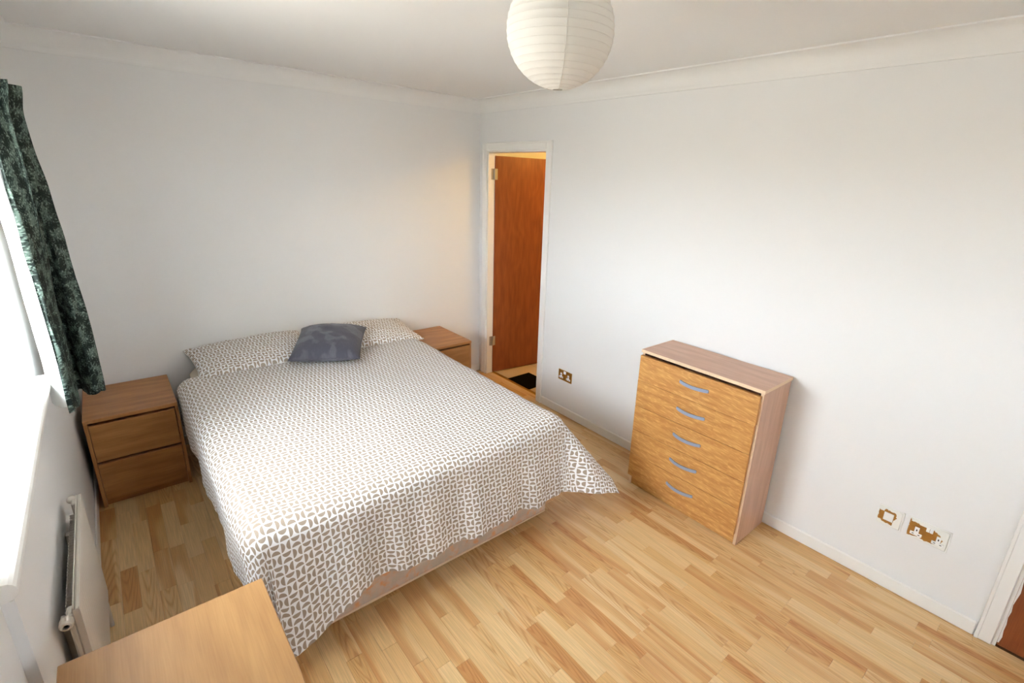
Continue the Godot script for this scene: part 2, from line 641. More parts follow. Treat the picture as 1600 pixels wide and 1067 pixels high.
# one floor strip: a top face with eased long edges and its sides
func strip(g: Geo, lo: Vector3, hi: Vector3, uv0: Vector2, su: Vector2) -> void:
	var e := 0.0004
	var U := func(p: Vector3) -> Vector2: return uv0 + Vector2((p.x - lo.x) * su.x, (p.z - lo.z) * su.y)
	var p := [Vector3(lo.x + e, hi.y, lo.z + e), Vector3(hi.x - e, hi.y, lo.z + e), Vector3(hi.x - e, hi.y, hi.z - e), Vector3(lo.x + e, hi.y, hi.z - e)]
	var q := [Vector3(lo.x, hi.y - e, lo.z), Vector3(hi.x, hi.y - e, lo.z), Vector3(hi.x, hi.y - e, hi.z), Vector3(lo.x, hi.y - e, hi.z)]
	g.quad(p[0], p[1], p[2], p[3], Vector3.UP, U.call(p[0]), U.call(p[1]), U.call(p[2]), U.call(p[3]))
	var ns := [Vector3(0, 0, -1), Vector3(1, 0, 0), Vector3(0, 0, 1), Vector3(-1, 0, 0)]
	for i in 4:
		var j := (i + 1) % 4
		g.quad(p[i], p[j], q[j], q[i], (ns[i] + Vector3.UP).normalized(), U.call(p[i]), U.call(p[j]), U.call(p[j]), U.call(p[i]))
		var b0 := Vector3(q[i].x, lo.y, q[i].z)
		var b1 := Vector3(q[j].x, lo.y, q[j].z)
		g.quad(q[i], q[j], b1, b0, ns[i], U.call(p[i]), U.call(p[j]), U.call(p[j]), U.call(p[i]))


func build_window() -> void:
	var xf := 0.10
	var g := Geo.new()
	var fw := 0.055
	var z0: float = WIN.z0
	var z1: float = WIN.z1
	var y0: float = WIN.y0 + 0.035
	var y1: float = WIN.y1
	for b in [[y0, y0 + fw, z0, z1], [y1 - fw, y1, z0, z1], [y0, y1, z0, z0 + fw], [y0, y1, z1 - fw, z1], [y0, y1, 1.90, 1.96]]:
		g.box(Vector3(xf, b[0], b[2]), Vector3(xf + 0.06, b[1], b[3]), 0.006)
	var w := struct("window_1", g, M.upvc, "white framed window above the radiator", "window")
	for s in [[z0 + fw, 1.90], [1.96, z1 - fw]]:
		g = Geo.new()
		var a := 0.045
		for b in [[y0 + fw, y0 + fw + a, s[0], s[1]], [y1 - fw - a, y1 - fw, s[0], s[1]], [y0 + fw, y1 - fw, s[0], s[0] + a], [y0 + fw, y1 - fw, s[1] - a, s[1]]]:
			g.box(Vector3(xf + 0.015, b[0], b[2]), Vector3(xf + 0.075, b[1], b[3]), 0.006)
		part(w, "sash", g, M.upvc)
		g = Geo.new()
		var xg := xf + 0.04
		g.quad(Vector3(xg, y0 + fw, s[0]), Vector3(xg, y0 + fw, s[1]), Vector3(xg, y1 - fw, s[1]), Vector3(xg, y1 - fw, s[0]), Vector3(1, 0, 0))
		part(w, "pane", g, M.glass)
		g = Geo.new()
		var zc: float = s[1] - 0.022 if s[0] < 1.8 else s[0] + 0.022
		g.box(Vector3(xf + 0.075, 1.42, zc - 0.012), Vector3(xf + 0.088, 1.50, zc + 0.012), 0.004)
		g.box(Vector3(xf + 0.088, 1.44, zc - 0.008), Vector3(xf + 0.106, 1.47, zc + 0.008), 0.004)
		g.box(Vector3(xf + 0.098, 1.33, zc - 0.009), Vector3(xf + 0.11, 1.47, zc + 0.009), 0.004)
		part(w, "handle", g, M.white_plastic)
	# second window, in the wall behind the photographer, whose daylight reaches the faces turned that way
	g = Geo.new()
	var zf := ZF + 0.06
	for b in [[W2.x0, W2.x1, W2.y0, W2.y0 + fw], [W2.x0, W2.x1, W2.y1 - fw, W2.y1], [W2.x0, W2.x0 + fw, W2.y0, W2.y1], [W2.x1 - fw, W2.x1, W2.y0, W2.y1]]:
		g.box(Vector3(b[0], b[2], zf), Vector3(b[1], b[3], zf + 0.06), 0.006)
	var w2 := struct("window_2", g, M.upvc, "white framed window in the wall facing the bed", "window")
	for s in [[W2.x0 + fw, W2.x1 - fw]]:
		g = Geo.new()
		g.quad(Vector3(s[0], W2.y0 + fw, zf + 0.03), Vector3(s[1], W2.y0 + fw, zf + 0.03), Vector3(s[1], W2.y1 - fw, zf + 0.03), Vector3(s[0], W2.y1 - fw, zf + 0.03), Vector3(0, 0, -1))
		part(w2, "pane", g, M.glass)
	# sill board with a rounded nose
	g = Geo.new()
	var poly := PackedVector2Array([Vector2(0.02, 1.005), Vector2(0.356, 1.005)])
	for i in 9:
		var a := -PI / 2 + PI * i / 8.0
		poly.append(Vector2(0.348 + 0.018 * cos(a), 1.0255 + 0.0195 * sin(a)))
	poly.append(Vector2(0.02, 1.045))
	g.prism(poly, Vector3(0, 0, 1.295), Vector3(1, 0, 0), Vector3(0, 1, 0), Vector3(0, 0, 1.255))
	struct("trim_6", g, M.gloss_white, "white window sill board above the radiator", "window sill")


func casing(g: Geo, z0: float, z1: float, y: float, w: float) -> void:
	# flat architrave with a raised outer bead
	for s in [[z0 - w, z0], [z1, z1 + w]]:
		g.box(Vector3(XR - 0.014, 0, s[0]), Vector3(XR, y + w, s[1]), 0.004)
	g.box(Vector3(XR - 0.014, y, z0), Vector3(XR, y + w, z1), 0.004)
	g.box(Vector3(XR - 0.017, 0, z0 - w), Vector3(XR - 0.012, y + w, z0 - w + 0.014), 0.003)
	g.box(Vector3(XR - 0.017, 0, z1 + w - 0.014), Vector3(XR - 0.012, y + w, z1 + w), 0.003)
	g.box(Vector3(XR - 0.017, y + w - 0.014, z0 - w), Vector3(XR - 0.012, y + w, z1 + w), 0.003)


func lining(g: Geo, z0: float, z1: float, y: float) -> void:
	g.box(Vector3(XR - 0.002, 0, z0 - 0.001), Vector3(XR + 0.104, y, z0 + 0.012))
	g.box(Vector3(XR - 0.002, 0, z1 - 0.012), Vector3(XR + 0.104, y, z1 + 0.001))
	g.box(Vector3(XR - 0.002, y - 0.012, z0), Vector3(XR + 0.104, y + 0.001, z1))


func build_doors() -> void:
	var g := Geo.new()
	casing(g, D1.z0, D1.z1, D1.y, 0.062)
	lining(g, D1.z0, D1.z1, D1.y)
	struct("trim_7", g, M.gloss_white, "white door casing round the open doorway beside the bed", "door frame")
	# open leaf, hung on the jamb by the bed corner, swung out into the hallway
	var wid := 0.715
	var hgt := 1.975
	g = Geo.new()
	g.box(Vector3(0, 0.008, -0.040), Vector3(wid, hgt, 0.0), 0.002, 1, Vector2(0.05, 0.0))
	var leaf := MeshInstance3D.new()
	leaf.mesh = g.mesh(Vector3.ZERO)
	leaf.mesh.surface_set_material(0, M.door)
	leaf.name = "door_1"
	leaf.position = Vector3(XR + 0.062, 0, D1.z0 + 0.022)
	leaf.rotation.y = -atan2(0.075, 0.535)
	leaf.set_meta("kind", "structure")
	tag(leaf, "flush reddish brown wooden door standing open into the hallway", "door")
	add_child(leaf)
	for y in [0.324, 1.826]:
		g = Geo.new()
		g.tube(PackedVector3Array([Vector3(-0.008, y - 0.045, 0.006), Vector3(-0.008, y + 0.045, 0.006)]), 0.007, 10)
		g.box(Vector3(-0.008, y - 0.045, -0.0005), Vector3(0.022, y + 0.045, 0.002), 0.0005)
		g.box(Vector3(-0.036, y - 0.045, -0.006), Vector3(-0.008, y + 0.045, -0.002), 0.0005)
		part(leaf, "hinge", g, M.hinge, "steel butt hinge")
	g = Geo.new()
	for s in [1.0, -1.0]:
		var zz := 0.0 if s > 0 else -0.04
		g.lathe(PackedVector2Array([Vector2(0.0, 0.0), Vector2(0.026, 0.0), Vector2(0.026, 0.006), Vector2(0.01, 0.01), Vector2(0.01, 0.05), Vector2(0.0, 0.05)]), Vector3(wid - 0.06, 1.0, zz), Vector3(0, 0, s), 20, false)
		g.box(Vector3(wid - 0.17, 0.99, zz + s * 0.045 - 0.008), Vector3(wid - 0.05, 1.01, zz + s * 0.045 + 0.008), 0.005)
	part(leaf, "lever_handle", g, M.hinge)
	# closed door near the camera side of the same wall
	g = Geo.new()
	casing(g, D2.z0, D2.z1, D2.y, 0.058)
	lining(g, D2.z0, D2.z1, D2.y)
	struct("trim_8", g, M.gloss_white, "white door casing round the closed door beside the painted socket", "door frame")
	g = Geo.new()
	g.box(Vector3(XR + 0.004, 0.008, D2.z0 + 0.0145), Vector3(XR + 0.044, D2.y - 0.014, D2.z1 - 0.014), 0.002, 1, Vector2(0.05, 0.0))
	var d2 := struct("door_2", g, M.door, "closed reddish brown door beside the painted switch and socket", "door")
	# slips of white paint that ran over onto the door edge
	g = Geo.new()
	var pn := noise(5, 9.0, 3)
	var prev := Vector2.ZERO
	for i in 60:
		var y := 0.02 + i * 0.033
		var wd := 0.006 + 0.010 * maxf(-0.4, pn.get_noise_1d(y))
		if i > 0:
			var a := Vector3(XR + 0.0035, prev.x, D2.z0 + 0.013)
			var b := Vector3(XR + 0.0035, y, D2.z0 + 0.013)
			g.quad(a, b, b + Vector3(0, 0, wd), a + Vector3(0, 0, prev.y), Vector3(-1, 0, 0))
		prev = Vector2(y, wd)
	part(d2, "paint_drip", g, M.gloss_white, "white paint along the door edge")
	g = Geo.new()
	g.lathe(PackedVector2Array([Vector2(0.0, 0.0), Vector2(0.026, 0.0), Vector2(0.026, 0.006), Vector2(0.01, 0.01), Vector2(0.01, 0.05), Vector2(0.0, 0.05)]), Vector3(XR + 0.004, 1.0, D2.z1 - 0.075), Vector3(-1, 0, 0), 20, false)
	g.box(Vector3(XR - 0.049, 0.99, D2.z1 - 0.185), Vector3(XR - 0.033, 1.01, D2.z1 - 0.065), 0.005)
	part(d2, "lever_handle", g, M.hinge)


func build_hall() -> void:
	var x0 := XR + 0.1
	var g := Geo.new()
	g.box(Vector3(x0, -0.16, 0.0), Vector3(5.0, -0.003, ZF))
	var fl := struct("floor_hall", g, M.tile, "pale beige hallway floor beyond the doorway", "floor")
	for i in 4:
		for j in 5:
			g = Geo.new()
			g.box(Vector3(x0 + 0.001 + i * 0.4, -0.003, 0.006 + j * 0.4), Vector3(x0 + 0.4 - 0.001 + i * 0.4, 0.0, 0.404 + j * 0.4), 0.001)
			part(fl, "tile", g, M.tile)
	g = Geo.new()
	g.box(Vector3(4.7, 0, 0), Vector3(5.0, H, ZF))
	struct("wall_hall", g, M.hall, "cream hallway wall beyond the open door", "wall")
	g = Geo.new()
	g.box(Vector3(x0 + 0.002, 0.0, 2.2), Vector3(4.7, H, 2.3))
	struct("wall_hall_end", g, M.hall, "cream end wall of the hallway", "wall")
	g = Geo.new()
	g.box(Vector3(3.247, 0.0, 0.352), Vector3(3.505, 0.006, 0.658), 0.002)
	lone("door_mat", g, M.mat_black, "black mat lying on the beige hallway floor beyond the doorway", "mat")
	# hallway ceiling lamp, the warm light that falls through the doorway
	var at := Vector3(3.98, H, 1.12)
	var l := thing("hallway_lamp", "warm bulb on a short flex under the hallway ceiling", "lamp", at)
	g = Geo.new()
	g.lathe(PackedVector2Array([Vector2(0, 0), Vector2(0.05, 0), Vector2(0.045, -0.02), Vector2(0.012, -0.03), Vector2(0, -0.03)]), at, Vector3.UP, 20)
	part(l, "ceiling_rose", g, M.white_plastic)
	g = Geo.new()
	g.tube(PackedVector3Array([at + Vector3(0, -0.03, 0), at + Vector3(0, -0.08, 0)]), 0.018, 14)
	part(l, "lamp_holder", g, M.white_plastic)
	g = Geo.new()
	var prof := PackedVector2Array()
	for i in 13:
		var a := PI * i / 12.0
		prof.append(Vector2(0.032 * sin(a), -0.045 * (1.0 - cos(a))))
	g.lathe(prof, at + Vector3(0, -0.078, 0), Vector3.UP, 20)
	part(l, "bulb", g, M.bulb)
	var lt := OmniLight3D.new()
	lt.name = "hallway_bulb_light"
	lt.light_color = Color(1.0, 0.80, 0.42)
	lt.light_energy = 0.25
	lt.light_size = 0.05
	lt.omni_range = 8.0
	lt.omni_attenuation = 2.0
	lt.shadow_enabled = true
	lt.position = Vector3(0, -0.2, 0)
	l.add_child(lt)


# =================================================================== bed
const BX0 := 0.865
const BX1 := 2.232
const BZ1 := 2.028
const TOP := 0.545


func smooth01(a: float, b: float, x: float) -> float:
	return smoothstep(a, b, x)


func build_bed() -> void:
	var bed := thing("divan_base", "low double divan base in mottled peach and beige fabric under the bed", "bed", Vector3((BX0 + BX1) * 0.5, 0, 1.02))
	var g := Geo.new()
	g.box(Vector3(BX0, 0.022, 0.02), Vector3(BX1, 0.32, BZ1), 0.01, 0)
	part(bed, "base", g, M.divan)
	g = Geo.new()
	g.box(Vector3(BX0 + 0.004, 0.012, 0.024), Vector3(BX1 - 0.004, 0.023, BZ1 - 0.004), 0.002, 0)
	part(bed, "base_trim", g, M.edge_band)
	for x in [BX0 + 0.12, BX1 - 0.12]:
		for z in [0.2, BZ1 - 0.12]:
			g = Geo.new()
			g.lathe(PackedVector2Array([Vector2(0, 0), Vector2(0.02, 0), Vector2(0.018, 0.013), Vector2(0, 0.013)]), Vector3(x, 0.0, z), Vector3.UP, 14)
			part(bed, "glide", g, M.dark)
	g = Geo.new()
	g.box(Vector3(BX0 + 0.005, 0.322, 0.025), Vector3(BX1 - 0.005, TOP, BZ1 - 0.01), 0.035, 0)
	lone("mattress", g, M.mattress, "cream mattress between divan base and patterned duvet", "mattress")
	build_duvet()
	pillow("pillow", "patterned pillow lying under the grey cushion on the window side of the bed", Vector3(1.222, 0.632, 0.222), Vector3(0.70, 0.13, 0.46), Vector3(0.13, 0.04, 0.02), 3, M.cotton, "patterned pillows at the bed head", 1.0)
	pillow("pillow", "patterned pillow beside the doorway-side bedside cabinet, half behind the grey cushion", Vector3(1.985, 0.628, 0.230), Vector3(0.70, 0.13, 0.46), Vector3(0.10, -0.03, -0.02), 8, M.cotton, "patterned pillows at the bed head", 1.0)
	pillow("cushion", "square dark grey plush cushion leaning on the two patterned pillows", Vector3(1.63, 0.692, 0.465), Vector3(0.43, 0.19, 0.43), Vector3(0.2, -0.50, 0.0), 5, M.plush, "", 0.4)


# a stuffed case: flat seam all round, drawn-in sides and pointed corners
func pillow(called: String, label: String, at: Vector3, size: Vector3, turn: Vector3, seed_: int, m: Material, group: String, crumple: float) -> void:
	var nz := noise(seed_, 3.2, 3)
	var nn := 44
	var g := Geo.new()
	for side in [1.0, -1.0]:
		var rows := []
		var uvs := []
		for i in nn + 1:
			var row := PackedVector3Array()
			var ur := PackedVector2Array()
			for j in nn + 1:
				var a := sin((float(j) / nn - 0.5) * PI)
				var b := sin((float(i) / nn - 0.5) * PI)
				var ea := 1.0 - pow(absf(a), 2.6)
				var eb := 1.0 - pow(absf(b), 2.6)
				var x := a * (1.0 - 0.055 * eb * absf(a))
				var z := b * (1.0 - 0.07 * ea * absf(b))
				var hgt := pow(maxf(ea * eb, 0.0), 0.5)
				var bump := 1.0 + crumple * 0.22 * nz.get_noise_3d(a * 0.6, b * 0.6, side)
				var y: float = side * hgt * 0.5 * bump * (1.0 if side > 0 else 0.7)
				var seam := 1.0 - hgt
				row.append(Vector3(x * size.x * 0.5, y * size.y + seam * crumple * 0.012 * nz.get_noise_2d(a * 2.0, b * 2.0), z * size.z * 0.5))
				ur.append(Vector2(a * size.x * 0.5 + 0.37 * seed_, b * size.z * 0.5 + 0.013 * seed_) if m != M.plush else Vector2(a * 0.5 + 0.5, b * 0.5 + 0.5))
			rows.append(row)
			uvs.append(ur)
		g.grid(rows, uvs, side < 0, false)
	var mi := MeshInstance3D.new()
	mi.mesh = g.mesh(Vector3.ZERO)
	mi.mesh.surface_set_material(0, m)
	mi.name = numbered(called)
	mi.position = at
	mi.rotation = turn
	add_child(mi)
	tag(mi, label, called, group)
	org[mi] = Vector3.ZERO
	# piped seam
	g = Geo.new()
	var loop := PackedVector3Array()
	for e in 4:
		for k in 20:
			var q := -1.0 + 2.0 * k / 20.0
			var ab: Vector2 = [Vector2(q, -1), Vector2(1, q), Vector2(-q, 1), Vector2(-1, -q)][e]
			var ea := 1.0 - pow(absf(ab.x), 2.6)
			var eb := 1.0 - pow(absf(ab.y), 2.6)
			loop.append(Vector3(ab.x * (1.0 - 0.055 * eb) * size.x * 0.5, crumple * 0.012 * nz.get_noise_2d(ab.x * 2.0, ab.y * 2.0), ab.y * (1.0 - 0.07 * ea) * size.z * 0.5))
	loop.append(loop[0])
	g.tube(loop, 0.0025, 6, false)
	part(mi, "seam", g, M.lining if m != M.plush else M.plush)


func duvet_at(s: float, t: float, n1: FastNoiseLite, n2: FastNoiseLite) -> Vector3:
	var ex0 := 0.855
	var ex1 := 2.225
	var ez := 2.022
	var R := 0.085
	var cs := clampf(s, ex0, ex1)
	var ct := minf(t, ez)
	var dx := s - cs
	var dz := (t - ct) * (1.0 + 0.28 * (1.0 - smooth01(0.84, 1.16, s)) - 0.05 * smooth01(1.0, 1.14, s) * (1.0 - smooth01(1.2, 1.4, s)))
	var l := sqrt(dx * dx + dz * dz)
	var puff := 0.614 + 0.010 * n1.get_noise_2d(cs * 1.4, ct * 1.4) + 0.0035 * n2.get_noise_2d(cs, ct)
	# thins out at the head end, where it is tucked against the pillows
	puff -= 0.018 * (1.0 - smooth01(0.34, 0.5, t))
	var p := Vector3(cs, puff, ct)
	if l <= 0.0:
		return p
	var dir := Vector2(dx, dz) / l
	var phi := atan2(dz, absf(dx))  # 0 = side, 90 degrees = foot
	var w := sin(2.0 * phi)
	w = w * w
	var amax := lerpf(deg_to_rad(90.0), deg_to_rad(83.0), phi / (PI / 2))
	if dx > 0.0:  # flared corner by the chest, with a deep fold on its foot side
		amax -= deg_to_rad(38.0) * sin(2.0 * phi)
	elif dx < 0.0:
		amax -= deg_to_rad(5.0) * w
		amax += deg_to_rad(9.0) * smooth01(1.15, 1.32, phi) * (1.0 - smooth01(1.36, 1.5, phi))
	var a := minf(l / R, amax)
	var out := R * sin(a)
	var down := R * (1.0 - cos(a))
	var rest := maxf(0.0, l - R * amax)
	out += rest * cos(amax)
	down += rest * sin(amax)
	# folds that open towards the hem
	var hang := smooth01(0.06, 0.42, l)
	var wf := smooth01(0.75, 1.35, phi)
	var ws := 1.0 - smooth01(0.15, 0.7, phi)
	var foot := 0.013 * sin(s * 19.0 + 2.2 * n1.get_noise_1d(s * 2.0)) + 0.010 * sin(s * 34.0 + 1.0 + n2.get_noise_1d(s * 3.0)) + 0.014 * n1.get_noise_2d(s * 3.5, 4.0)
	var side := (0.012 * sin(t * 11.0 + 0.8) + 0.008 * n1.get_noise_2d(t * 4.0, 9.0)) * smooth01(0.5, 0.9, t)
	var fold := foot * wf + side * ws
	fold += 0.004 * n2.get_noise_2d(s * 1.5, t * 1.5)
	if dx > 0.0:
		out -= 0.035 * exp(-pow((phi - 1.27) / 0.10, 2.0)) * hang
	out += fold * hang
	down += 0.010 * (n1.get_noise_1d(s * 3.0 + 5.0) * wf + n1.get_noise_1d(t * 3.0 + 5.0) * ws) * hang
	p += Vector3(dir.x * out, -down, dir.y * out)
	return p


func build_duvet() -> void:
	var n1 := noise(201, 1.0, 2)
	var n2 := noise(202, 7.0, 2)
	var s0 := 0.855 - 0.335
	var s1 := 2.225 + 0.37
	var t0 := 0.36
	var t1 := 2.022 + 0.458
	var ns := 170
	var nt := 180
	var top := []
	var uvs := []
	for i in nt + 1:
		var row := PackedVector3Array()
		var ur := PackedVector2Array()
		for j in ns + 1:
			var s := lerpf(s0, s1, float(j) / ns)
			var t := lerpf(t0, t1, float(i) / nt)
			row.append(duvet_at(s, t, n1, n2))
			ur.append(Vector2(s, t))
		top.append(row)
		uvs.append(ur)
	# under side: the same sheet set in by the filling, closing to nothing at the hems
	var low := []
	for i in nt + 1:
		var row := PackedVector3Array()
		for j in ns + 1:
			var e := minf(minf(i, nt - i) * (t1 - t0) / nt, minf(j, ns - j) * (s1 - s0) / ns)
			var th := 0.028 * smoothstep(0.0, 0.05, e)
			var a: Vector3 = top[i][mini(j + 1, ns)] - top[i][maxi(j - 1, 0)]
			var b: Vector3 = top[mini(i + 1, nt)][j] - top[maxi(i - 1, 0)][j]
			row.append(top[i][j] - b.cross(a).normalized() * th)
		low.append(row)
	var g := Geo.new()
	g.grid(top, uvs, false)
	g.grid(low, uvs, true)
	lone("duvet", g, M.cotton, "duvet printed with taupe half discs on white, draped over the double bed", "duvet")


# =================================================================== furniture
func build_nightstands() -> void:
	var a := make_nightstand(0.357, 0.757, "wooden bedside cabinet in the corner by the curtain and window")
	var b: Node3D = a.duplicate()
	b.name = numbered("bedside_cabinet")
	b.position.x = 2.327 + 0.2
	b.set_meta("label", "wooden bedside cabinet between the bed and the open doorway")
	add_child(b)


func make_nightstand(x0: float, x1: float, label: String) -> Node3D:
	var z0 := 0.018
	var z1 := 0.524
	var h := 0.522
	var t := thing("bedside_cabinet", label, "cabinet", Vector3((x0 + x1) * 0.5, 0, (z0 + z1) * 0.5), "matching bedside cabinets")
	var g := Geo.new()
	g.box(Vector3(x0, h - 0.02, z0), Vector3(x1, h, z1), 0.0015, 0, Vector2(0.1, 0.1))
	part(t, "top_panel", g, M.veneer)
	for s in [[x0, x0 + 0.016], [x1 - 0.016, x1]]:
		g = Geo.new()
		g.box(Vector3(s[0], 0, z0), Vector3(s[1], h - 0.0205, z1 - 0.004), 0.0015, 1, Vector2(0.05, 0.2))
		part(t, "side_panel", g, M.veneer)
	g = Geo.new()
	g.box(Vector3(x0 + 0.016, 0.02, z0), Vector3(x1 - 0.016, h - 0.021, z0 + 0.006))
	part(t, "back_panel", g, M.veneer)
	g = Geo.new()
	g.box(Vector3(x0 + 0.016, 0.0, z1 - 0.045), Vector3(x1 - 0.016, 0.05, z1 - 0.03), 0.001, 0)
	part(t, "plinth", g, M.veneer)
	g = Geo.new()
	g.box(Vector3(x0 + 0.016, 0.05, z1 - 0.06), Vector3(x1 - 0.016, 0.066, z1 - 0.022), 0.001, 0)
	part(t, "rail", g, M.veneer)
	g = Geo.new()
	g.box(Vector3(x0 + 0.016, 0.262, z1 - 0.06), Vector3(x1 - 0.016, 0.276, z1 - 0.026), 0.001, 0)
	part(t, "rail", g, M.veneer)
	for y in [[0.046, 0.260], [0.278, 0.488]]:
		g = Geo.new()
		g.box(Vector3(x0 + 0.018, y[0], z1 - 0.018), Vector3(x1 - 0.018, y[1], z1), 0.0015, 0, Vector2(0.2 + y[0], 0.3))
		var d := part(t, "drawer", g, M.veneer)
		g = Geo.new()
		g.box(Vector3(x0 + 0.03, y[0] + 0.02, z0 + 0.02), Vector3(x1 - 0.03, y[1] - 0.03, z1 - 0.0185), 0.0, 0)
		part(d, "drawer_box", g, M.veneer)
	return t


func build_chest() -> void:
	var x0 := 2.847
	var x1 := XR - 0.015
	var z0 := 2.125
	var z1 := 2.842
	var h := 0.893
	var t := thing("chest_of_drawers", "oak-fronted chest of five drawers with bowed metal handles against the white wall", "chest of drawers", Vector3((x0 + x1) * 0.5, 0, (z0 + z1) * 0.5))
	var g := Geo.new()
	g.box(Vector3(x0 - 0.008, h - 0.017, z0 - 0.004), Vector3(x1, h, z1 + 0.004), 0.001, 2, Vector2(0.2, 0.1))
	var tp := part(t, "top_panel", g, M.carcass)
	g = Geo.new()
	g.box(Vector3(x0 - 0.0092, h - 0.0172, z0 - 0.0052), Vector3(x0 - 0.0078, h + 0.0002, z1 + 0.0052), 0.0004, 2)
	g.box(Vector3(x0 - 0.009, h - 0.0172, z1 + 0.0038), Vector3(x1, h + 0.0002, z1 + 0.0052), 0.0004, 0)
	g.box(Vector3(x0 - 0.009, h - 0.0172, z0 - 0.0052), Vector3(x1, h + 0.0002, z0 - 0.0038), 0.0004, 0)
	part(tp, "edge_band", g, M.edge_band, "pale edging of the top")
	for s in [[z0, z0 + 0.016], [z1 - 0.016, z1]]:
		g = Geo.new()
		g.box(Vector3(x0 + 0.001, 0, s[0]), Vector3(x1, h - 0.0175, s[1]), 0.001, 1, Vector2(0.1, 0.05))
		var sp := part(t, "side_panel", g, M.carcass)
		g = Geo.new()
		g.box(Vector3(x0 - 0.0006, 0.002, s[0] + 0.0004), Vector3(x0 + 0.0009, h - 0.018, s[1] - 0.0004), 0.0004, 1)
		part(sp, "edge_band", g, M.edge_band, "pale front edge")
	g = Geo.new()
	g.box(Vector3(x1 - 0.006, 0.03, z0 + 0.016), Vector3(x1 - 0.001, h - 0.018, z1 - 0.016))
	part(t, "back_panel", g, M.carcass)
	g = Geo.new()
	g.box(Vector3(x0 + 0.002, 0.006, z0 + 0.0165), Vector3(x0 + 0.018, 0.068, z1 - 0.0165), 0.001, 2, Vector2(0.1, 0.15))
	part(t, "plinth", g, M.oak)
	var ys := [0.068, 0.2255, 0.386, 0.5445, 0.7065, 0.8625]
	for i in 5:
		var y0: float = ys[i] + 0.0014
		var y1: float = ys[i + 1] - 0.0014
		g = Geo.new()
		var proud := 0.0
		if i == 4:
			proud = 0.004
		g.box(Vector3(x0 - 0.017 - proud, y0, z0 + 0.001 - (0.004 if i < 4 else 0.0)), Vector3(x0 - 0.001, y1, z1 - 0.012 + proud), 0.0012, 2, Vector2(0.05 + 0.13 * i, 0.11 * i))
		var d := part(t, "drawer", g, M.oak)
		g = Geo.new()
		g.box(Vector3(x0 - 0.0005, y0 + 0.02, z0 + 0.03), Vector3(x1 - 0.03, y1 - 0.03, z1 - 0.03))
		part(d, "drawer_box", g, M.carcass)
		# bowed strap handle
		var yc: float = (y0 + y1) * 0.5 + 0.008
		var xf := x0 - 0.017 - proud
		var rows := []
		var n := 17
		for k in n:
			var q := -1.0 + 2.0 * k / (n - 1)
			var z := 2.485 + q * 0.083
			var b := xf - 0.004 - 0.022 * (1.0 - q * q)
			var hh := 0.0088
			rows.append(PackedVector3Array([Vector3(b, yc + hh, z), Vector3(b, yc - hh, z), Vector3(b + 0.005, yc - hh, z), Vector3(b + 0.005, yc + hh, z)]))
		g = Geo.new()
		for k in n - 1:
			for e in 4:
				var e2 := (e + 1) % 4
				var nn: Vector3 = [Vector3(-1, 0, 0), Vector3(0, -1, 0), Vector3(1, 0, 0), Vector3(0, 1, 0)][e]
				g.quad(rows[k][e], rows[k][e2], rows[k + 1][e2], rows[k + 1][e], nn)
		for e in [0, n - 1]:
			g.quad(rows[e][0], rows[e][1], rows[e][2], rows[e][3], Vector3(0, 0, -1 if e == 0 else 1))
			var zz: float = rows[e][0].z
			g.box(Vector3(xf - 0.004, yc - 0.007, zz - 0.004), Vector3(xf + 0.0, yc + 0.007, zz + 0.004), 0.0005)
		part(d, "handle", g, M.steel, "bowed grey metal handle")


func build_cabinet() -> void:
	# low cabinet by the window wall, seen from above
	var x0 := 0.366
	var x1 := 0.768
	var z0 := 2.465
	var z1 := 3.25
	var h := 0.75
	var t := thing("low_cabinet", "pale birch cabinet standing against the window wall beside the radiator", "cabinet", Vector3((x0 + x1) * 0.5, 0, (z0 + z1) * 0.5))
	var g := Geo.new()
	g.box(Vector3(x0, h - 0.018, z0), Vector3(x1, h, z1), 0.002, 2, Vector2(0.1, 0.1))
	part(t, "top_panel", g, M.birch)
	for s in [[z0 + 0.002, z0 + 0.018], [z1 - 0.018, z1 - 0.002]]:
		g = Geo.new()
		g.box(Vector3(x0 + 0.002, 0, s[0]), Vector3(x1 - 0.003, h - 0.0185, s[1]), 0.001, 1, Vector2(0.1, 0.1))
		part(t, "side_panel", g, M.birch)
	g = Geo.new()
	g.box(Vector3(x0 + 0.002, 0.02, z0 + 0.018), Vector3(x0 + 0.008, h - 0.0185, z1 - 0.018))
	part(t, "back_panel", g, M.birch)
	g = Geo.new()
	g.box(Vector3(x1 - 0.03, 0, z0 + 0.018), Vector3(x1 - 0.014, 0.06, z1 - 0.018), 0.001, 2)
	part(t, "plinth", g, M.birch)
	for i in 3:
		g = Geo.new()
		g.box(Vector3(x1 - 0.018, 0.062 + i * 0.223, z0 + 0.02), Vector3(x1 - 0.001, 0.28 + i * 0.223, z1 - 0.02), 0.0015, 2, Vector2(0.05 + i * 0.25, 0.1))
		part(t, "drawer", g, M.birch)


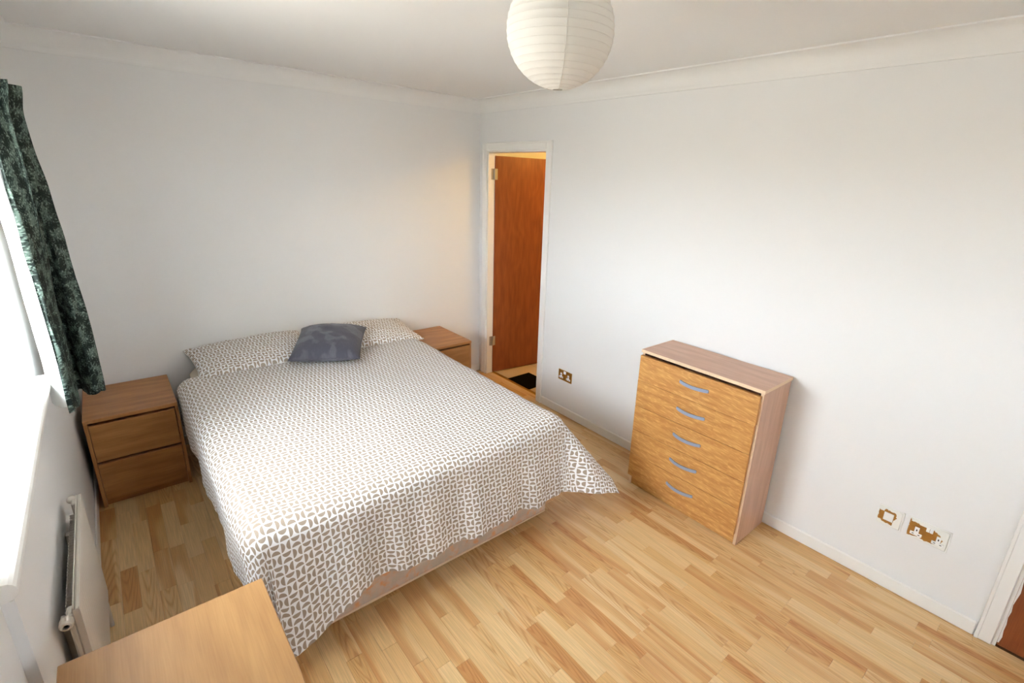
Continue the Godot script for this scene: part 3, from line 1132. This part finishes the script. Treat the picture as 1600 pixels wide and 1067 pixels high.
func build_radiator() -> void:
	var z0 := 1.515
	var z1 := 2.155
	var y0 := 0.20
	var y1 := 0.645
	var t := thing("radiator", "white panel radiator on the wall under the window sill", "radiator", Vector3(0.355, 0, (z0 + z1) * 0.5))
	# pressed panel: shallow upright channels
	var g := Geo.new()
	var rows := []
	var nz := 120
	for i in nz + 1:
		var z := lerpf(z0, z1, float(i) / nz)
		var e := minf(z - z0, z1 - z)
		var ch := 0.0022 * smoothstep(0.02, 0.03, e) * (0.5 + 0.5 * cos((z - z0) / 0.0333 * TAU))
		var xf := 0.381
		var row := PackedVector3Array()
		for q in [[0.367, y1], [xf - 0.002, y1], [xf, y1 - 0.003], [xf, y1 - 0.028], [xf - ch, y1 - 0.04], [xf - ch, y0 + 0.04], [xf, y0 + 0.028], [xf, y0 + 0.003], [xf - 0.002, y0], [0.367, y0]]:
			row.append(Vector3(q[0], q[1], z))
		rows.append(row)
	g.grid(rows, [], true, true)
	for e in [0, nz]:
		var nn := Vector3(0, 0, -1 if e == 0 else 1)
		for k in range(1, 9):
			g.tri(rows[e][0], rows[e][k], rows[e][k + 1], nn)
	part(t, "panel", g, M.radiator)
	g = Geo.new()
	g.box(Vector3(0.3665, y1 - 0.001, z0 + 0.002), Vector3(0.3695, y1 + 0.004, z1 - 0.002), 0.001)
	g.box(Vector3(0.3785, y1 - 0.002, z0 + 0.002), Vector3(0.3815, y1 + 0.003, z1 - 0.002), 0.001)
	part(t, "top_seam", g, M.radiator)
	# header pipes along top and bottom, and convector fins between them
	g = Geo.new()
	g.box(Vector3(0.352, 0.205, z1 - 0.04), Vector3(0.3675, 0.635, z1), 0.004)
	part(t, "end_channel", g, M.radiator)
	g = Geo.new()
	g.box(Vector3(0.352, 0.205, z0), Vector3(0.3675, 0.635, z0 + 0.04), 0.004)
	part(t, "end_channel", g, M.radiator)
	g = Geo.new()
	var n := 34
	for i in n:
		var za := lerpf(z0 + 0.05, z1 - 0.05, float(i) / n)
		var zb := lerpf(z0 + 0.05, z1 - 0.05, float(i + 1) / n)
		var zm := (za + zb) * 0.5
		g.box(Vector3(0.343, 0.25, za), Vector3(0.3672, 0.60, za + 0.0012))
		g.box(Vector3(0.343, 0.25, za), Vector3(0.3445, 0.60, zm))
	part(t, "convector_fins", g, M.fin)
	for z in [z0 + 0.10, z1 - 0.10]:
		g = Geo.new()
		g.box(Vector3(XL, 0.28, z - 0.012), Vector3(0.345, 0.56, z + 0.012), 0.002)
		part(t, "wall_bracket", g, M.fin)
	# end plugs at the top corners
	g = Geo.new()
	var pl := PackedVector2Array([Vector2(0.0, 0.0), Vector2(0.010, 0.0), Vector2(0.010, 0.008), Vector2(0.015, 0.010), Vector2(0.015, 0.028), Vector2(0.012, 0.034), Vector2(0.007, 0.035), Vector2(0.007, 0.024), Vector2(0.0, 0.024)])
	g.lathe(pl, Vector3(0.352, 0.625, z1 - 0.002), Vector3(0, 0, 1), 18, false)
	var plug := part(t, "end_plug", g, M.radiator)
	g = Geo.new()
	g.lathe(PackedVector2Array([Vector2(0.0, 0.0), Vector2(0.0066, 0.0), Vector2(0.0066, 0.001), Vector2(0.0, 0.001)]), Vector3(0.352, 0.625, z1 + 0.0225), Vector3(0, 0, 1), 6, false)
	part(plug, "key_socket", g, M.dark)
	g = Geo.new()
	var ball := PackedVector2Array()
	for i in 13:
		var a := PI * i / 12.0
		ball.append(Vector2(0.0145 * sin(a), 0.0145 * (1.0 - cos(a))))
	g.lathe(ball, Vector3(0.352, 0.625, z0 + 0.002), Vector3(0, 0, -1), 18)
	part(t, "vent_plug", g, M.radiator)
	# lockshield valve and pipe at the far bottom corner
	g = Geo.new()
	g.lathe(PackedVector2Array([Vector2(0, 0), Vector2(0.014, 0), Vector2(0.014, 0.04), Vector2(0.01, 0.045), Vector2(0, 0.045)]), Vector3(0.362, 0.205, z0 - 0.045), Vector3.UP, 16, false)
	g.tube(PackedVector3Array([Vector3(0.362, 0.225, z0 - 0.045), Vector3(0.362, 0.225, z0 + 0.004)]), 0.009, 10)
	g.tube(PackedVector3Array([Vector3(0.362, 0.0, z0 - 0.045), Vector3(0.362, 0.206, z0 - 0.045)]), 0.0075, 10)
	part(t, "valve", g, M.radiator)
	g = Geo.new()
	g.lathe(PackedVector2Array([Vector2(0, 0), Vector2(0.014, 0), Vector2(0.017, 0.03), Vector2(0.015, 0.07), Vector2(0, 0.072)]), Vector3(0.362, 0.205, z1 + 0.045), Vector3.UP, 16, false)
	g.tube(PackedVector3Array([Vector3(0.362, 0.225, z1 + 0.045), Vector3(0.362, 0.225, z1 - 0.004)]), 0.009, 10)
	g.tube(PackedVector3Array([Vector3(0.362, 0.0, z1 + 0.045), Vector3(0.362, 0.206, z1 + 0.045)]), 0.0075, 10)
	part(t, "valve", g, M.radiator)


func sheet(g: Geo, up: PackedVector2Array, lowp: PackedVector2Array, y1: float, y0: float, off: float, wave: float) -> void:
	var rows := []
	var uvs := []
	var m := up.size()
	var nz := noise(301, 2.2, 2)
	var ny := 48
	for i in ny + 1:
		var k := float(i) / ny
		var y := lerpf(y1, y0, k)
		# gathered heading tape holds the pleats together at the top
		var open := smoothstep(0.04, 1.0, k)
		var row := PackedVector3Array()
		var ur := PackedVector2Array()
		var pts := PackedVector2Array()
		var run := 0.0
		for j in m:
			var q := up[j].lerp(lowp[j], open)
			var tuck := 0.012 * smoothstep(0.0, 0.08, k) * (1.0 - smoothstep(0.1, 0.45, k))
			q.x -= tuck
			q += Vector2(nz.get_noise_2d(j * 0.05, y), nz.get_noise_2d(j * 0.05 + 40.0, y)) * wave * smoothstep(0.05, 0.3, k)
			pts.append(q)
		for j in m:
			var d := (pts[mini(j + 1, m - 1)] - pts[maxi(j - 1, 0)]).normalized()
			var q := pts[j] + Vector2(-d.y, d.x) * off
			if j > 0:
				run += lowp[j].distance_to(lowp[j - 1]) * 1.15
			var sag := 0.006 * sin(j * 0.35) * k
			row.append(Vector3(q.x, y + sag, q.y))
			ur.append(Vector2(run, y))
		rows.append(row)
		uvs.append(ur)
	g.grid(rows, uvs, false)


func build_curtain() -> void:
	var t := thing("curtain", "bottle green leaf-print curtain drawn back at the window beside the bed corner", "curtain", Vector3(0.44, 0.93, 1.3))
	var up := [Vector2(0.402, 1.500), Vector2(0.425, 1.506), Vector2(0.446, 1.472), Vector2(0.463, 1.478), Vector2(0.434, 1.405), Vector2(0.446, 1.365), Vector2(0.456, 1.345), Vector2(0.474, 1.325), Vector2(0.481, 1.300), Vector2(0.455, 1.275), Vector2(0.468, 1.235), Vector2(0.446, 1.21), Vector2(0.46, 1.17), Vector2(0.44, 1.15)]
	var lo := [Vector2(0.404, 1.440), Vector2(0.416, 1.428), Vector2(0.424, 1.365), Vector2(0.422, 1.28), Vector2(0.426, 1.205), Vector2(0.446, 1.235), Vector2(0.470, 1.288), Vector2(0.490, 1.275), Vector2(0.506, 1.248), Vector2(0.480, 1.215), Vector2(0.450, 1.185), Vector2(0.462, 1.13), Vector2(0.432, 1.10), Vector2(0.448, 1.05)]
	var cu := catmull(up, 6)
	var cl := catmull(lo, 6)
	var g := Geo.new()
	sheet(g, cu, cl, 2.02, 0.93, 0.0, 0.010)
	sheet(g, cu, cl, 2.02, 0.93, -0.003, 0.010)
	part(t, "cloth", g, M.curtain)
	# loose white lining that hangs behind the leading edge
	var lu := catmull([Vector2(0.400, 1.500), Vector2(0.392, 1.497), Vector2(0.380, 1.49), Vector2(0.370, 1.475), Vector2(0.366, 1.44), Vector2(0.38, 1.36), Vector2(0.40, 1.28), Vector2(0.41, 1.2)], 6)
	var ll := catmull([Vector2(0.402, 1.438), Vector2(0.394, 1.42), Vector2(0.381, 1.392), Vector2(0.362, 1.362), Vector2(0.358, 1.33), Vector2(0.38, 1.26), Vector2(0.40, 1.18), Vector2(0.41, 1.1)], 6)
	g = Geo.new()
	sheet(g, lu, ll, 2.015, 0.945, 0.0, 0.004)
	part(t, "lining", g, M.lining, "white curtain lining")
	# rail on the wall that carries it
	g = Geo.new()
	g.box(Vector3(0.398, 2.03, 1.08), Vector3(0.412, 2.048, 2.75), 0.003)
	for z in [1.12, 1.9, 2.7]:
		g.box(Vector3(XL, 2.035, z - 0.008), Vector3(0.40, 2.045, z + 0.008), 0.001)
	lone("curtain_rail", g, M.white_plastic, "slim white curtain rail fixed above the window", "curtain rail")


func build_lantern() -> void:
	var c := Vector3(1.655, 2.198, 2.583)
	var R := 0.150
	var t := thing("paper_lantern", "round white ribbed paper lantern lampshade hanging from the ceiling", "lampshade", c)
	# shade: paper sagging in between the hoops of the wire
	var g := Geo.new()
	var ribs := 21
	var per := 6
	var rows := []
	var a0 := 0.30
	for i in ribs * per + 1:
		var k := float(i) / (ribs * per)
		var a := lerpf(a0, PI - a0 * 0.3, k)
		var q := fposmod(k * ribs, 1.0)
		var row := PackedVector3Array()
		for j in 72:
			var b := TAU * j / 72.0
			var crease := 0.0003 * sin(b * 23.0 + a * 5.0)
			var rr := R * (1.0 - 0.009 * sin(PI * q)) + crease
			row.append(c + Vector3(rr * sin(a) * cos(b), rr * cos(a) * 0.985, rr * sin(a) * sin(b)))
		rows.append(row)
	g.grid(rows, [], false, true)
	part(t, "shade", g, M.paper)
	# one long coil of wire
	g = Geo.new()
	for i in ribs + 1:
		var a := lerpf(a0, PI - a0 * 0.3, float(i) / ribs)
		var hoop := PackedVector3Array()
		for j in 73:
			var b := TAU * j / 72.0
			hoop.append(c + Vector3(R * sin(a) * cos(b), R * cos(a) * 0.985, R * sin(a) * sin(b)) * 1.002)
		g.tube(hoop, 0.0005, 5, false)
	part(t, "wire_hoops", g, M.wire)
	g = Geo.new()
	var seam := PackedVector3Array()
	for i in 40:
		var a := lerpf(a0, PI - a0 * 0.3, i / 39.0)
		seam.append(c + Vector3(sin(a) * cos(2.2), cos(a) * 0.985, sin(a) * sin(2.2)) * (R * 1.001))
	g.tube(seam, 0.0012, 5, false)
	part(t, "paper_seam", g, M.paper)
	g = Geo.new()
	var y := H
	g.lathe(PackedVector2Array([Vector2(0, 0), Vector2(0.04, 0), Vector2(0.036, -0.018), Vector2(0.008, -0.026), Vector2(0, -0.026)]), Vector3(c.x, y, c.z), Vector3.UP, 20)
	part(t, "ceiling_rose", g, M.white_plastic)
	g = Geo.new()
	g.tube(PackedVector3Array([Vector3(c.x, y - 0.02, c.z), Vector3(c.x, c.y + 0.1, c.z)]), 0.0035, 8)
	part(t, "flex", g, M.white_plastic)
	g = Geo.new()
	g.tube(PackedVector3Array([Vector3(c.x, c.y + 0.11, c.z), Vector3(c.x, c.y + 0.05, c.z)]), 0.017, 14)
	for s in [-1.0, 1.0]:
		g.tube(PackedVector3Array([Vector3(c.x, c.y + 0.1, c.z), Vector3(c.x + s * R * sin(a0), c.y + R * cos(a0) * 0.985, c.z)]), 0.001, 6)
	part(t, "lamp_holder", g, M.white_plastic)
	g = Geo.new()
	var prof := PackedVector2Array()
	for i in 13:
		var a := PI * i / 12.0
		prof.append(Vector2(0.03 * sin(a), -0.042 * (1.0 - cos(a))))
	g.lathe(prof, Vector3(c.x, c.y + 0.052, c.z), Vector3.UP, 18)
	part(t, "bulb", g, M.bulb_off)


# plate with brass showing through ragged white paint; poly in plate units (0..1 across z, 0..1 up)
func painted_plate(poly: PackedVector2Array, seed_: int) -> StandardMaterial3D:
	var nz := noise(seed_, 0.05, 3)
	var brass := c8(172, 124, 52)
	var white := c8(238, 238, 232)
	var tex := paint(128, 96, func(x: int, y: int) -> Color:
		var q := Vector2(x / 128.0, 1.0 - y / 96.0)
		q += Vector2(nz.get_noise_2d(x, y), nz.get_noise_2d(x + 200.0, y)) * 0.05
		var k := brass.lerp(c8(148, 98, 40), 0.5 + 0.5 * nz.get_noise_2d(x * 0.6, y * 0.6 + 70.0))
		return k if Geometry2D.is_point_in_polygon(q, poly) else white)
	var m := tex_mat(tex, 0.4, Vector2.ONE)
	return m


func plate(t: Node3D, z0: float, z1: float, y0: float, y1: float, m: Material) -> void:
	var g := Geo.new()
	var x := XR - 0.008
	g.box(Vector3(x, y0, z0), Vector3(XR, y1, z1), 0.003, 1)
	for i in g.t.size():
		g.t[i] = Vector2((g.v[i].z - z0) / (z1 - z0), 1.0 - (g.v[i].y - y0) / (y1 - y0))
	part(t, "plate", g, m)


func outlet(t: Node3D, zc: float, yc: float, m: Material) -> void:
	# white insert in the shape of an upturned T with its three slots
	var x := XR - 0.0105
	var g := Geo.new()
	g.box(Vector3(x, yc - 0.002, zc - 0.0085), Vector3(XR - 0.007, yc + 0.026, zc + 0.0085), 0.001)
	g.box(Vector3(x, yc - 0.017, zc - 0.022), Vector3(XR - 0.007, yc - 0.002, zc + 0.022), 0.001)
	var o := part(t, "outlet_insert", g, m)
	for s in [[0.0, 0.011, 0.0022, 0.0045], [-0.011, -0.0095, 0.0036, 0.0018], [0.011, -0.0095, 0.0036, 0.0018]]:
		g = Geo.new()
		g.box(Vector3(x - 0.0003, yc + s[1] - s[3], zc + s[0] - s[2]), Vector3(x + 0.001, yc + s[1] + s[3], zc + s[0] + s[2]))
		part(o, "slot", g, M.slot)


func rockers(t: Node3D, zc: float, yc: float, m: Material) -> void:
	for s in [-1.0, 1.0]:
		var g := Geo.new()
		g.box(Vector3(XR - 0.012, yc - 0.011, zc + s * 0.0065 - 0.006), Vector3(XR - 0.007, yc + 0.011, zc + s * 0.0065 + 0.006), 0.0015)
		part(t, "rocker_switch", g, m)


func build_sockets() -> void:
	var t := thing("double_socket", "brass double wall socket with white inserts between doorway and chest", "socket", Vector3(XR, 0.335, 1.194))
	plate(t, 1.120, 1.268, 0.292, 0.378, M.brass)
	outlet(t, 1.154, 0.326, M.white_plastic)
	outlet(t, 1.234, 0.326, M.white_plastic)
	rockers(t, 1.194, 0.362, M.white_plastic)
	# near pair, smeared with wall paint
	t = thing("painted_socket", "double wall socket half covered in white paint beside the closed door", "socket", Vector3(XR, 0.362, 3.53))
	plate(t, 3.458, 3.602, 0.318, 0.412, painted_plate(PackedVector2Array([Vector2(0.0, 0.97), Vector2(0.06, 0.86), Vector2(0.42, 0.80), Vector2(0.62, 0.84), Vector2(0.82, 0.66), Vector2(0.86, 0.35), Vector2(0.72, 0.14), Vector2(0.45, 0.1), Vector2(0.3, 0.18), Vector2(0.0, 0.04)]), 401))
	outlet(t, 3.491, 0.352, M.white_plastic)
	outlet(t, 3.571, 0.350, M.white_plastic)
	rockers(t, 3.534, 0.388, M.white_plastic)
	var g := Geo.new()
	for b in [[3.452, 3.608, 0.411, 0.416], [3.602, 3.608, 0.314, 0.416]]:
		g.box(Vector3(XR - 0.0035, b[2], b[0]), Vector3(XR, b[3], b[1]), 0.001)
	part(t, "paint_lip", g, M.gloss_white)
	t = thing("painted_outlet_plate", "small brass outlet plate ringed with white paint beside the painted double socket", "wall plate", Vector3(XR, 0.362, 3.384))
	plate(t, 3.338, 3.430, 0.318, 0.408, painted_plate(PackedVector2Array([Vector2(0.02, 0.78), Vector2(0.2, 0.78), Vector2(0.3, 0.92), Vector2(0.74, 0.86), Vector2(0.78, 0.62), Vector2(0.68, 0.42), Vector2(0.66, 0.12), Vector2(0.3, 0.16), Vector2(0.02, 0.3)]), 402))
	g = Geo.new()
	g.box(Vector3(XR - 0.0115, 0.345, 3.361), Vector3(XR - 0.007, 0.386, 3.399), 0.0015)
	part(t, "centre_insert", g, M.white_plastic)
	g = Geo.new()
	for b in [[3.333, 3.436, 0.408, 0.413], [3.430, 3.436, 0.314, 0.413]]:
		g.box(Vector3(XR - 0.0035, b[2], b[0]), Vector3(XR, b[3], b[1]), 0.001)
	part(t, "paint_lip", g, M.gloss_white)
